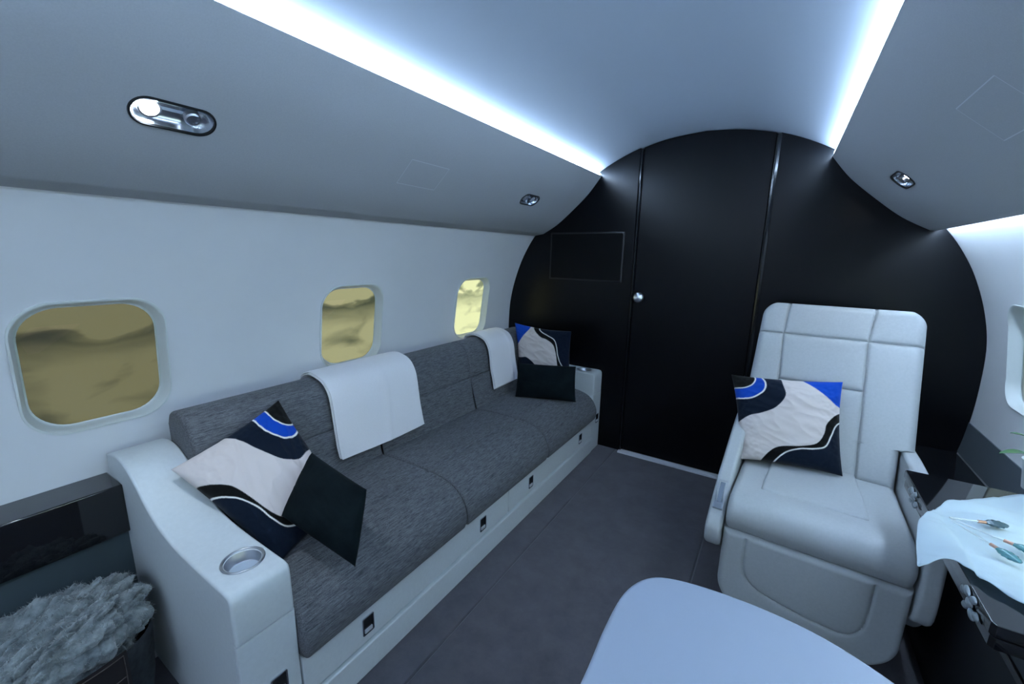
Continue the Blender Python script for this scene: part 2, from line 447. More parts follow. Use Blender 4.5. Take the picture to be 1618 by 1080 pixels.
# reading lights
def fixture(sx, x, y, label, lit_far=False):
    fr = fixture_frame(sx, x, y); O, T, Nn, U = fr
    e = empty('reading_light', O, label, 'light', 'reading lights in the overhead panels')
    MB().rings([fix_ring(fr, capsule(.0745, .0295), .004), fix_ring(fr, capsule(.0755, .0305), -.003), fix_ring(fr, capsule(.0785, .0335), -.0035), fix_ring(fr, capsule(.080, .035), -.0015), fix_ring(fr, capsule(.080, .035), .001)], cap=False).obj('bezel', DARKM, e, 60, O)
    MB().rings([fix_ring(fr, capsule(.0745, .0295), .002), fix_ring(fr, capsule(.072, .027), .010), fix_ring(fr, capsule(.065, .021), .018), fix_ring(fr, capsule(.055, .012), .0215), fix_ring(fr, capsule(.046, .004), .022)], cap=False).obj('reflector', CHROME, e, 80, O)
    Mr = Matrix((U, T, Nn)).transposed()
    s = -1 if not lit_far else 1
    lamp_m = LAMP_OFF if lit_far else SPOT
    c = O - Nn*.013 + U*s*.040
    MB().lathe([(0.001, .009), (.010, .008), (.016, .004), (.0175, 0), (.0175, -.004)], c, 24, Mr).obj('lamp', lamp_m, e, 80, O)
    MB().lathe([(.0175, -.004), (.0205, .001), (.0205, .004), (.0178, .003)], c, 24, Mr).obj('lamp_rim', CHROME, e, 60, O)
    if not lit_far:
        sl = bpy.data.lights.new('reading_beam', 'SPOT'); sl.energy = (SPOT_W_LEFT if sx < 0 else SPOT_W_RIGHT); sl.spot_size = math.radians(100); sl.spot_blend = .9; sl.shadow_soft_size = .015; sl.color = (.78, .89, 1.0)
        so = bpy.data.objects.new('reading_beam', sl); COL.objects.link(so); so.location = Nn*.012 + U*s*.040; so.parent = e
        so.rotation_euler = (Nn*.5+Vector((0, 0, -1))).to_track_quat('-Z', 'Y').to_euler()
    c2 = O - Nn*.012 - U*s*.036
    g = MB().lathe([(.016, -.006), (.016, .006), (.013, .009), (.010, .009), (.009, .004), (.001, .004)], c2, 24, Mr)
    for k in range(6):
        a = PI*k/3; g.add([c2+U*math.cos(a)*.002+Nn*.009+T*math.sin(a)*.002 + (U*-math.sin(a)+T*math.cos(a))*.001, c2+U*math.cos(a)*.011+T*math.sin(a)*.011+Nn*.009+(U*-math.sin(a)+T*math.cos(a))*.001,
                           c2+U*math.cos(a)*.011+T*math.sin(a)*.011+Nn*.009-(U*-math.sin(a)+T*math.cos(a))*.001, c2+U*math.cos(a)*.002+T*math.sin(a)*.002+Nn*.009-(U*-math.sin(a)+T*math.cos(a))*.001], [(0, 1, 2, 3)])
    g.obj('air_vent', BRUSHED, e, 30, O)
    return e
fixture(*FIX[0], 'large oval reading light with air vent in the left overhead panel, nearest the camera')
fixture(*FIX[1], 'unlit oval reading light in the left overhead panel close to the black bulkhead', True)
fixture(*FIX[2], 'oval reading light glowing in the right overhead panel above the chair')

# LED coves
for sx, lab in ((-1, 'bright white light strip in the ceiling cove above the sofa'), (1, 'bright white light strip in the ceiling cove on the chair side')):
    mb = MB(); A = Vector((sx*.5515, 1.697)); B_ = Vector((sx*.590, 1.680)); d = Vector((0, -.004))
    mb.rings([[Vector((p.x, y, p.y)) for p in (A, B_, B_+d, A+d)] for y in (Y0+.05, Y1-.01)])
    tag(mb.obj('light_strip', LED, None, 10, (sx*.58, 0, 1.68)), lab, 'light strip')
mb = MB(); mb.rings([[Vector((x, y, z)) for x, z in ((.9505, 1.366), (.966, 1.364), (.966, 1.367), (.9505, 1.369))] for y in (Y0+.05, Y1-.01)])
tag(mb.obj('light_strip', LEDS, None, 10, (.97, 0, 1.37)), 'thin white light strip washing the right wall below the overhead panel', 'light strip')

# ------------------------------------------------------------------ black bulkhead and door
full = [(-x, z) for x, z in HALF[::-1]] + HALF[1:]
def top_z(x):
    x = abs(x)
    for i in range(len(HALF)-1):
        if HALF[i][0] <= x <= HALF[i+1][0]:
            a, c = HALF[i], HALF[i+1]; return a[1]+(c[1]-a[1])*(x-a[0])/max(c[0]-a[0], 1e-9)
    return 1.0
def bulk(prof, y0, y1):
    return MB().rings([[Vector((x, y, z)) for x, z in prof] for y in (y0, y1)])
DL, DR = -.315, .325
mb = bulk([(x, z) for x, z in full], 2.535, 2.58)
left = [(x, z) for x, z in full if x < DL-.012]; i0 = [i for i, p in enumerate(full) if p[0] < DL-.012]
left = left+[(DL-.012, top_z(DL-.012)), (DL-.012, 0)]
right = [(DR+.012, 0), (DR+.012, top_z(DR+.012))]+[(x, z) for x, z in full if x > DR+.012]
for P in (left, right):
    P = [(x, max(z, 0)) for x, z in P]
    mb.rings([[Vector((x, y, z)) for x, z in P] for y in (2.5, 2.536)])
bk = mb.obj('wall_front', BLACK, None, 30, (0, 2.5, 0)); bevel(bk, .003, 2); tag(bk, kind='structure')
e = bpy.data.objects.new('door_1', None); COL.objects.link(e); e.location = (0, 2.52, 0); e['kind'] = 'structure'; PLOC['door_1'] = Vector(e.location)
xs = [DL+.004+(DR-DL-.008)*k/24 for k in range(25)]
P = [(DL+.004, .016)]+[(x, top_z(x)-.003) for x in xs]+[(DR-.004, .016)]
bevel(bulk(P, 2.508, 2.534).obj('door_leaf', BLACK, e, 30, (0, 2.52, 0)), .004, 2)
for x0, s in ((DL, 1), (DR, -1)):
    pr = [(x0-.011, 2.505), (x0-.009, 2.494), (x0-.001, 2.489), (x0+.004*s, 2.494), (x0+.003*s, 2.534), (x0-.011, 2.534)] if s > 0 else [(x0+.011, 2.505), (x0+.016, 2.492), (x0+.006, 2.486), (x0-.002, 2.492), (x0-.003, 2.534), (x0+.011, 2.534)]
    zt = top_z(x0)-.012
    MB().rings([[Vector((a, b_, z)) for a, b_ in pr] for z in (0.0, zt)]).obj('door_jamb', mat('jamb_black', (.006, .007, .009), .22, spec=.6), e, 50, (x0, 2.5, 0))
Mk = Matrix(((1, 0, 0), (0, 0, -1), (0, 1, 0)))
MB().lathe([(.020, 0), (.020, .006), (.011, .009), (.011, .022), (.025, .026), (.031, .036), (.030, .048), (.022, .056), (.001, .059)], (-.268, 2.508, .990), 32, Mk).obj('door_knob', mat('satin_steel', (.8, .82, .86), .28, metal=1), e, 60, (-.268, 2.508, .99))
tag(box_obj('trim_5', (DL-.008, 2.462, -.004), (.33, 2.507, .010), SILL, bev=.002), kind='structure')
# flush dark screen left of the door
t = empty('wall_screen', (-.628, 2.5, 1.07), 'dark rectangular flush screen on the black bulkhead left of the door', 'screen')
MB().rings([[Vector((a, y, c)) for a, c in rrect(-.628, 1.217, hw, hh, .006, 3)] for hw, hh, y in ((.243, .148, 2.501), (.243, .148, 2.496), (.240, .145, 2.494), (.234, .139, 2.494), (.233, .138, 2.497))], cap=False).obj('screen_frame', mat('frame_black', (.012, .013, .014), .35), t, 30, (-.628, 2.5, 1.07))
MB().rings([[Vector((a, y, c)) for a, c in rrect(-.628, 1.217, .234, .139, .004, 3)] for y in (2.4965, 2.501)]).obj('display', mat('display_black', (.004, .0045, .005), .4, spec=.15), t, 30, (-.628, 2.5, 1.07))

# ------------------------------------------------------------------ side ledges
# left: gloss ledge and charcoal lower wall (behind the arm of the sofa)
tag(bevel(MB().box((-1.186, Y0+.01, .425), (-1.062, .322, .572)).obj('trim_6', BLACKG, None, 40), .004, 3), kind='structure')
pl = [(-1.17, .0), (-1.085, .0), (-1.088, .424), (-1.172, .424)]
tag(MB().rings([[Vector((x, y, z)) for x, z in pl] for y in (Y0+.01, .322)]).obj('baseboard_left', DADOL), kind='structure')
# right: grey dado, gloss console
dd = [(wall_x(z)-.004, z) for z in (.414, .44, .48, .52, .552)]+[(wall_x(z)+.004, z) for z in (.552, .48, .414)]
tag(MB().rings([[Vector((x, y, z)) for x, z in dd] for y in (Y0+.01, 2.499)]).obj('baseboard_right', DADO), kind='structure')
t = empty('side_console', (1.03, 1.0, 0), 'long low gloss black console running along the right wall behind the chair', 'console')
MB().rings([[Vector((x, y, z)) for x, z in ((.934, .0), (1.03, .0), (1.08, .1), (1.125, .25), (1.160, .39), (.934, .39))] for y in (-.6, 2.497)]).obj('body', mat('console_black', (.006, .0065, .009), .55), t, 30, (1.03, 1.0, 0))
o = MB().rings([[Vector((x, y, z)) for x, z in ((.929, .392), (1.162, .392), (1.165, .412), (.929, .412))] for y in (-.6, 2.497)]).obj('top', BLACKG, t, 30, (1.03, 1.0, 0)); bevel(o, .003, 2)

# ------------------------------------------------------------------ sofa
SF = -.467
sofa = empty('sofa', (-.82, 1.41, 0), 'long grey tweed three-seat sofa with pale leather arms along the left wall', 'sofa')
YA, YB = .455, 2.368
CY = [YA, 1.09, 1.73, YB]
MB().box((-1.0, YA, .0), (SF+.004, YB, .090)).box((-1.0, YA, .090), (SF-.016, YB, .225)).obj('base', LEATH, sofa, 30, (-.8, 1.41, 0))
def pull(par, y, z, x=SF):
    mb = MB()
    Pf = rrect(y, z, .020, .029, .004, 3); Pi = rrect(y, z, .0165, .0255, .003, 3)
    mb.rings([[Vector((x+d, a, c)) for a, c in P] for P, d in ((Pf, .0), (Pf, .0035), (Pi, .0035), (Pi, .0008))], cap=False)
    h = mb.obj('handle', CHROME, par, 30, (x, y, z))
    MB().rings([[Vector((x+d, a, c)) for a, c in Pi] for d in (.0002, .0010)]).obj('handle_recess', DARKM, h if par.parent is None else par, 30, (x, y, z)) if False else None
    mb = MB().rings([[Vector((x+d, a, c)) for a, c in Pi] for d in (.0002, .0010)])
    mb.obj('handle_recess', mat('recess_dark', (.01, .012, .015), .25), par, 30, (x, y, z))
    MB().box((x+.001, y-.013, z-.0225), (x+.0045, y+.013, z-.011)).obj('handle_lip', mat('polished_lip', (.85, .88, .92), .35, metal=.6), par, 30, (x, y, z))
for ya, yb, hs in ((CY[0]+.003, 1.4085, (.655, 1.218)), (1.4115, CY[3]-.003, (1.603, 2.187))):
    d = box_obj('drawer', (SF-.018, ya, .103), (SF, yb, .222), LEATH, sofa, .0035, 3)
    PLOC[d.name] = Vector(((SF-.018+SF)/2, (ya+yb)/2, .103))
    for y in hs: pull(d, y, .160)
box_obj('plinth', (SF-.02, YA, .0), (SF+.006, YB, .094), LEATH, sofa, .004, 3)
seatp = [(-.93, .25), (-.93, .395), (-.80, .402), (-.660, .404), (-.640, .402), (-.632, .396), (-.629, .3965), (-.621, .402), (-.600, .403), (-.55, .396), (-.50, .378), (-.462, .345), (-.440, .30), (-.437, .262), (-.447, .232), (-.470, .226)]
seatp = [tuple(p) for p in catmull(seatp[1:-1], 4)]+[(-.470, .226), (-.93, .226)]
for k in range(3):
    padded('seat_cushion', seatp, CY[k]+.0005, CY[k+1]-.0005, 'y', TWEED, sofa, r=.014, seg=6, mid=10)
bo = catmull([(-.893, .395), (-.905, .455), (-.918, .52), (-.925, .556)], 4)
backp = [(-.885, .385), (-.903, .455), (-.914, .52), (-.922, .560), (-.930, .566), (-.927, .573), (-.931, .60), (-.937, .65), (-.948, .69), (-.968, .722), (-1.0, .742), (-1.045, .748), (-1.085, .735), (-1.105, .70)]
backp = [tuple(p) for p in catmull(backp, 4)]+[(-1.10, .50), (-1.02, .385)]
for k in range(3):
    padded('back_cushion', backp, CY[k]+.0005, CY[k+1]-.0005, 'y', TWEED, sofa, r=.012, seg=6, mid=8)
MB().box((-1.165, YA, .10), (-1.0, YB, .38)).box((-1.165, YA, .38), (-1.11, YB, .60)).obj('back_frame', LEATH, sofa, 30, (-1.1, 1.41, .1))
armtop = [(-1.172, .632), (-1.14, .642), (-1.09, .650), (-1.03, .642), (-.97, .612), (-.91, .566), (-.85, .534), (-.78, .514), (-.70, .505), (-.58, .503), (-.49, .503)]
AT = [tuple(p) for p in catmull(armtop, 4)]
ZS = .378
for (y0, y1, dz) in ((.322, .4535, 0), (2.3695, 2.498, .010)):
    arm_lo = [(SF-.014, .0), (SF, .0), (SF, ZS-.002), (SF-.014, ZS-.002)]
    padded('front_panel', arm_lo, y0, y1, 'y', LEATH, sofa, r=.004, seg=3)
    arm_hi = AT+[(-.474, .499), (SF-.001, .486), (SF, .47), (SF, ZS+.001), (SF-.014, ZS+.001), (SF-.014, 0), (-1.07, 0), (-1.12, .25), (-1.165, ZS)]
    arm_hi = [(x, z+dz if z > .45 else z) for x, z in arm_hi]
    cx, cy = -.566, (.396 if y0 < 1 else 2.437)
    hi = padded('armrest', arm_hi, y0, y1, 'y', LEATH, sofa, r=.007, seg=4)
    cutter = MB().lathe([(.0385, -.032), (.0385, .05)], (cx, cy, .503+dz), 40).obj('cutter', None)
    loc_keep = hi.location.copy()
    # cut in world space: the parent empty is unrotated
    boolean_cut(hi, [cutter])
    cz = .503+dz
    ch = MB().lathe([(.0465, .0005), (.0460, .0028), (.0440, .0035), (.0415, .0025), (.0382, -.002), (.0365, -.026), (.034, -.0285), (.001, -.0285)], (cx, cy, cz), 48)
    ch.f = [f_ for f_ in ch.f if len(f_) < 40]+[]
    ch.obj('cup_holder', BRUSHED, sofa, 60, (cx, cy, cz))
    MB().lathe([(.001, -.0275), (.0345, -.0275), (.0345, -.0280)], (cx, cy, cz), 40).obj('cup_liner', mat('liner_pale', (.5, .58, .66), .5), sofa, 30, (cx, cy, cz))
    pull(sofa, (y0+y1)/2+.012, .205)

# throws over the back of the sofa
def throw(ya, yb, zlow, back_low, label, seed, crease=None):
    path = [(-1.128, back_low), (-1.118, .68), (-1.100, .735), (-1.050, .7575), (-1.0, .752), (-.962, .734), (-.938, .697), (-.926, .65), (-.919, .60), (-.913, .56), (-.904, .52), (zlow < .46 and -.892 or -.894, .47), (-.888, zlow)]
    path = [Vector(p) for p in catmull(path, 6)]
    mb = MB(); nu = 48
    def layer(off0, th, y0, y1, trim):
        pts = path[:len(path)-trim]
        rings = []
        cross = []
        for i, p in enumerate(pts):
            t = (pts[min(i+1, len(pts)-1)]-pts[max(i-1, 0)]).normalized(); nn = Vector((-t.y, t.x))
            if nn.x < 0 and nn.y < .3: nn = -nn
            if nn.dot(Vector((.5, .8))) < 0 and i > 6: nn = -nn
            if i <= 6 and nn.x > 0: nn = -nn
            cross.append((p, nn))
        ys = [y0+(y1-y0)*k/nu for k in range(nu+1)]
        rows = []
        for k, y in enumerate(ys):
            e_ = min(k, nu-k); rr = min(1, .45+e_*.28)
            ring = []
            for side in (1, 0):
                seq = cross if side else cross[::-1]
                for i, (p, nn) in enumerate(seq):
                    fi = i if side else len(cross)-1-i
                    fr = fi/(len(cross)-1)
                    nzv = noise.noise(Vector((y*9+seed, fr*4, seed)))*.004*min(1, fr*2)
                    if crease: nzv += .004*math.exp(-((y-crease-.03*math.sin(fr*3))/.012)**2)*min(1, fr*1.5)
                    o_ = off0+th*(.5+.5*rr) + max(nzv, -.002) if side else off0+th*(.5-.5*rr)
                    yy = y+(noise.noise(Vector((fr*5, seed*3, 0)))*.006 if e_ < 3 else 0)
                    q = p+nn*o_
                    ring.append(Vector((q.x, yy, q.y-(.004*math.sin(y*11+seed) if fr > .97 else 0))))
            rows.append(ring)
        mb.rings(rows)
    layer(.002, .006, ya, yb-.004, 2)
    layer(.009, .007, ya+.004, yb, 0)
    o = mb.obj('throw_blanket', THROW, None, 70, (-1.0, (ya+yb)/2, .75))
    return tag(o, label, 'blanket')
throw(.885, 1.318, .452, .66, 'white folded throw blanket hanging over the middle of the sofa back', 1.3, crease=1.11)
throw(1.895, 2.150, .462, .66, 'narrower white throw blanket on the far sofa back beside the patterned cushion', 5.1, crease=2.07)

# ------------------------------------------------------------------ cushions
def in_poly(P, x, y):
    r = np.zeros(x.shape, bool); n_ = len(P)
    for i in range(n_):
        x0, y0 = P[i]; x1, y1 = P[(i+1) % n_]
        if y0 == y1: continue
        c = ((y0 > y) != (y1 > y)) & (x < (x1-x0)*(y-y0)/(y1-y0)+x0)
        r ^= c
    return r
def dist_line(P, x, y):
    d = np.full(x.shape, 9.)
    for (x0, y0), (x1, y1) in zip(P[:-1], P[1:]):
        dx, dy = x1-x0, y1-y0; t = np.clip(((x-x0)*dx+(y-y0)*dy)/(dx*dx+dy*dy), 0, 1)
        d = np.minimum(d, np.hypot(x-x0-t*dx, y-y0-t*dy))
    return d
CREAM = (.64, .575, .55); NAVY = (.004, .009, .020); INK = (.0045, .005, .005); BLUE = (.005, .058, .40); LINE = (.80, .78, .74)
def design(u, v):
    """u to the right, v down, both 0..1"""
    c = np.zeros(u.shape+(3,)); c[:] = CREAM
    navy = [tuple(p) for p in catmull([(.47, -.05), (.485, .09), (.50, .24), (.40, .39), (.25, .47), (.13, .51), (-.05, .62)], 8)]+[(-.2, -.2)]
    c[in_poly(navy, u, v)] = NAVY
    blue = [tuple(p) for p in catmull([(.27, -.06), (.325, .08), (.30, .20), (.19, .29), (.08, .31), (-.05, .30)], 8)]
    c[in_poly(blue+[(-.2, -.2)], u, v)] = BLUE
    ink = [tuple(p) for p in catmull([(.20, -.06), (.235, .03), (.20, .12), (.12, .17), (.04, .18), (-.05, .17)], 8)]
    c[in_poly(ink+[(-.2, -.2)], u, v)] = INK
    c[dist_line(blue, u, v) < .008] = LINE; c[dist_line(ink, u, v) < .0065] = LINE
    tr = [(.63, -.05), (.68, .03), (.95, .28), (1.1, .34), (1.1, -.1)]
    c[in_poly(tr, u, v)] = BLUE
    A = [tuple(p) for p in catmull([(1.05, .33), (.95, .39), (.86, .50), (.83, .61), (.76, .72), (.62, .775), (.43, .81), (.32, .88), (.20, 1.03)], 8)]
    c[in_poly(A+[(1.1, 1.1)], u, v)] = INK
    B_ = [tuple(p) for p in catmull([(1.05, .42), (.955, .50), (.90, .62), (.84, .74), (.73, .785), (.60, .81), (.46, .88), (.32, 1.04)], 8)]
    c[in_poly(B_+[(1.1, 1.1)], u, v)] = NAVY
    c[dist_line(B_, u, v) < .0065] = LINE
    return c
PATM = mat('printed_cotton', (.6, .6, .6), .85, spec=.1, sheen=.1)
nt, N, L, b = nodes(PATM)
at = N.new('ShaderNodeAttribute'); at.attribute_name = 'print'; L.new(at.outputs['Color'], b.inputs['Base Color'])
n3 = N.new('ShaderNodeTexNoise'); n3.inputs['Scale'].default_value = 350; bp = N.new('ShaderNodeBump'); bp.inputs['Strength'].default_value = .15; bp.inputs['Distance'].default_value = .001
tc = N.new('ShaderNodeTexCoord'); L.new(tc.outputs['Object'], n3.inputs['Vector']); L.new(n3.outputs['Fac'], bp.inputs['Height']); L.new(bp.outputs[0], b.inputs['Normal'])
def cushion(name, C4, th, material, label, rot=None, n=70, seed=0, sag=.0, wr=.005, bulge=(0.5, 0.5), group=None, bow=.06, front_f=.5):
    """C4 = TL, TR, BR, BL seen from the front. rot: None plain, else quarter turns of the print."""
    TL, TR, BR, BL = [Vector(c) for c in C4]
    nrm = (TR-TL+BR-BL).cross(TL-BL+TR-BR).normalized()
    cen = (TL+TR+BR+BL)/4
    if nrm.dot(CAMPOS-cen) < 0: nrm = -nrm
    us = np.linspace(0, 1, n+1)
    V = {}; verts = []; uv = []
    def pt(u, v, s):
        a = 2*u-1; b_ = 2*v-1
        # edges bow inwards between the pointed corners
        a2 = a*(1-bow*(1-b_*b_)*abs(a)**2); b2 = b_*(1-bow*(1-a*a)*abs(b_)**2)
        uu, vv = (a2+1)/2, (b2+1)/2
        p = TL*(1-uu)*(1-vv)+TR*uu*(1-vv)+BR*uu*vv+BL*(1-uu)*vv
        h = ((1-a*a)*(1-b_*b_))**.42
        h = h*(1+.0*a)
        d = th*(front_f if s > 0 else 1-front_f)*h
        q = Vector((u*3+seed, v*3, s*2+seed))
        d += wr*h**.5*(noise.noise(q*1.3)*1.1-abs(noise.noise(Vector((q.x*1.2+q.y*.9, q.y*3.2-q.x*1.4, q.z)))+.02)*1.3)
        # corner and edge puckers
        ed = min(1-abs(a), 1-abs(b_)); d += wr*1.1*math.exp(-ed*7)*(ed*7)*noise.noise(Vector((u*26+seed, v*26, s)))
        p = p+nrm*d*s
        p.z -= sag*(1-b_*b_)*0
        return p
    faces = []; idx = {}
    for s in (1, -1):
        for j in range(n+1):
            for i in range(n+1):
                if s < 0 and (i in (0, n) or j in (0, n)): idx[(s, i, j)] = idx[(1, i, j)]; continue
                idx[(s, i, j)] = len(verts); verts.append(pt(us[i], us[j], s)); uv.append((us[i], us[j], s))
        for j in range(n):
            for i in range(n):
                q = (idx[(s, i, j)], idx[(s, i+1, j)], idx[(s, i+1, j+1)], idx[(s, i, j+1)]); faces.append(q if s < 0 else q[::-1])
    o = link(name, verts, faces, material, None, 180, tuple(cen))
    if rot is not None:
        U = np.array(uv); col = np.zeros((len(uv), 3)); h = .5/n
        offs = [(-h/2, -h/2), (h/2, -h/2), (-h/2, h/2), (h/2, h/2)]
        for ox, oy in offs:
            u_, v_ = U[:, 0]+ox, U[:, 1]+oy
            for _ in range(rot): u_, v_ = v_, 1-u_
            col += design(u_, v_)/4
        ca = o.data.color_attributes.new('print', 'FLOAT_COLOR', 'POINT')
        ca.data.foreach_set('color', np.hstack([col, np.ones((len(uv), 1))]).ravel().astype(np.float32))
    return tag(o, label, 'cushion', group)
# near end of the sofa
P1 = [(-.930, .704, .737), (-.665, .755, .420), (-.610, .495, .402), (-.930, .395, .625)]
cushion('patterned_cushion', P1, .095, PATM, 'patterned cream, navy and blue cushion slumped on the near sofa arm', 0, 190, 2.2, front_f=.55)
BK = [(-.735, .687, .612), (-.460, .672, .586), (-.437, .605, .400), (-.690, .555, .484)]
BK = [tuple(CAMPOS+(Vector(p)-CAMPOS)*.98) for p in BK]
cushion('dark_cushion', BK, .085, VELVET, 'small dark velvet cushion leaning on the patterned cushion by the near sofa arm', None, 60, 4.4, wr=.002, bow=.03)
# far end
P2 = [(-.962, 2.225, .800), (-.590, 2.265, .782), (-.560, 2.225, .402), (-.888, 2.180, .404)]
cushion('patterned_cushion', P2, .10, PATM, 'patterned cream, navy and blue cushion standing at the far end of the sofa', 3, 190, 6.1)
BF = [(-.835, 2.060, .594), (-.500, 2.150, .606), (-.470, 2.105, .412), (-.812, 2.005, .404)]
cushion('dark_cushion', BF, .085, VELVET, 'small dark velvet cushion upright at the far end of the sofa', None, 60, 8.4, wr=.002, bow=.03)

# ------------------------------------------------------------------ cabin chair
CH0 = Vector((.605, 1.470, 0)); CA = math.radians(-3.0)
chair = empty('cabin_chair', CH0, 'pale leather upholstered cabin armchair beside the black door', 'armchair')
RZ = Matrix.Rotation(CA, 3, 'Z')
def cw(v): return RZ @ Vector(v) + CH0
def pad_grid(name, hwf, z0, z1, frame, depth, back, edge, groove, material, parent, nx=200, nz=220, gd=.006, gw=.006, crown=0.0):
    """a stuffed panel: row half-width hwf(z), outward bulge by distance from edge, stitched grooves"""
    verts = []; faces = []; idx = {}
    zs = [z0+(z1-z0)*(.5-.5*math.cos(PI*k/nz))*.5+(z1-z0)*k/nz*.5 for k in range(nz+1)]
    for s in (1, 0):
        for j, z in enumerate(zs):
            xl, xr = hwf(z)
            for i in range(nx+1):
                t = i/nx; t = .5*t+.5*(.5-.5*math.cos(PI*t)); x = xl+(xr-xl)*t
                if s == 1:
                    d = min(x-xl, xr-x, z-z0, z1-z)
                    h = depth*math.sqrt(max(0, 1-(1-min(max(d, 0)/edge, 1))**2))
                    g = groove(x, z) if groove else 9
                    h -= gd*math.exp(-(g/gw)**2)+gd*.9*math.exp(-g/(gw*4.5)) if d > .002 else 0
                    h += crown*max(0, math.sin(PI*(z-z0)/(z1-z0)))
                else: h = -back
                idx[(s, i, j)] = len(verts); verts.append(frame(x, z, h))
    for s in (1, 0):
        for j in range(nz):
            for i in range(nx):
                q = (idx[(s, i, j)], idx[(s, i+1, j)], idx[(s, i+1, j+1)], idx[(s, i, j+1)]); faces.append(q)
    per = [(i, 0) for i in range(nx)]+[(nx, j) for j in range(nz)]+[(i, nz) for i in range(nx, 0, -1)]+[(0, j) for j in range(nz, 0, -1)]
    for a, b_ in zip(per, per[1:]+per[:1]):
        faces.append((idx[(1,)+a], idx[(1,)+b_], idx[(0,)+b_], idx[(0,)+a]))
    A = np.array([tuple(v) for v in verts]); loc = tuple(A.mean(0))
    return link(name, verts, faces, material, parent, 50, loc)
# backrest in its own reclined plane: (x, s along the back) ; bottom y=.47,z=.40 top y=.72 z=1.03
BB, BT = Vector((0, .475, .400)), Vector((0, .725, 1.035)); bu = (BT-BB); BH = bu.length; bu.normalize(); bn = Vector((0, -bu.z, bu.y))
def back_frame(x, s, h): return cw(Vector((x, 0, 0))+BB+bu*s+bn*h)
def back_hw(s):
    r = .062
    w_ = .284 - .018*(s/BH)
    if s > BH-r: w_ -= r-math.sqrt(max(0, r*r-(r-(BH-s))**2))
    if s < .150: w_ = .238
    elif s < .153: w_ = .238+(w_-.238)*(s-.150)/.003
    return (-w_, w_)
def seg(x, z, a, b_):
    dx, dz = b_[0]-a[0], b_[1]-a[1]; t = min(1, max(0, ((x-a[0])*dx+(z-a[1])*dz)/(dx*dx+dz*dz))); return math.hypot(x-a[0]-t*dx, z-a[1]-t*dz)
def back_groove(x, s):
    zz = BH-.140
    return min(abs(s-zz), seg(x, s, (-.170, BH), (-.178, zz)), seg(x, s, (-.178, zz), (-.150, .0)), seg(x, s, (.116, BH), (.104, zz)), seg(x, s, (.104, zz), (.122, 0)), seg(x, s, (-.17, .345), (.11, .345)))
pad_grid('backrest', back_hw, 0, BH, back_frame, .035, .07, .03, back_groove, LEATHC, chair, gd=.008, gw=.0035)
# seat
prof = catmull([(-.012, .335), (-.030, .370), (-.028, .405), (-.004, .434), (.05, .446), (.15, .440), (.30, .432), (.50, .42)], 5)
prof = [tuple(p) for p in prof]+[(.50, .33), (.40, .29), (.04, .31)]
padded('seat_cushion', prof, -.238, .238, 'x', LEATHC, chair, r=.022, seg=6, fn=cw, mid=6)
pp = [(.105, .425), (.110, .444), (.125, .449), (.20, .4485), (.32, .442), (.47, .434), (.49, .42)]
def padfn(v):
    k = 1 - .12*max(0, (v.y-.11))/.4
    y = v.y + (.035*(v.x/.14)**2*-0 + .10*(v.x+.145)*-.25 if v.y < .2 else 0)
    return cw((v.x*k-.005, y, v.z))
padded('seat_pad', [tuple(p) for p in catmull(pp, 4)], -.150, .142, 'x', LEATHC, chair, r=.010, seg=5, fn=padfn, mid=10)
# leg rest hanging from the front edge
def leg_hw(z):
    r = .105; z0 = .035; w_ = .240
    if z < z0+r: w_ -= r-math.sqrt(max(0, r*r-(r-(z-z0))**2))
    return (-w_, w_)
def leg_frame(x, z, h): return cw((x, -.004-h+.04*(.33-z)*.5, z))
lg = [tuple(p) for p in catmull([(-.170, .315), (-.170, .25), (-.160, .185), (-.12, .145), (-.04, .125), (.04, .115), (.11, .115), (.145, .145), (.157, .20), (.160, .315)], 5)]
def leg_groove(x, z): return min(seg(x, z, a, b_) for a, b_ in zip(lg[:-1], lg[1:]))
pad_grid('leg_rest', leg_hw, .035, .331, leg_frame, .020, .035, .02, leg_groove, LEATHC, chair, nx=150, nz=140, gd=.005, gw=.0028)
MB().rings([[cw((x, y, z)) for x, y in rrect(0, .27, .20, .19, .03, 4)] for z in (.0, .30)]).obj('base', LEATHC, chair, 40, cw((0, .27, 0)))
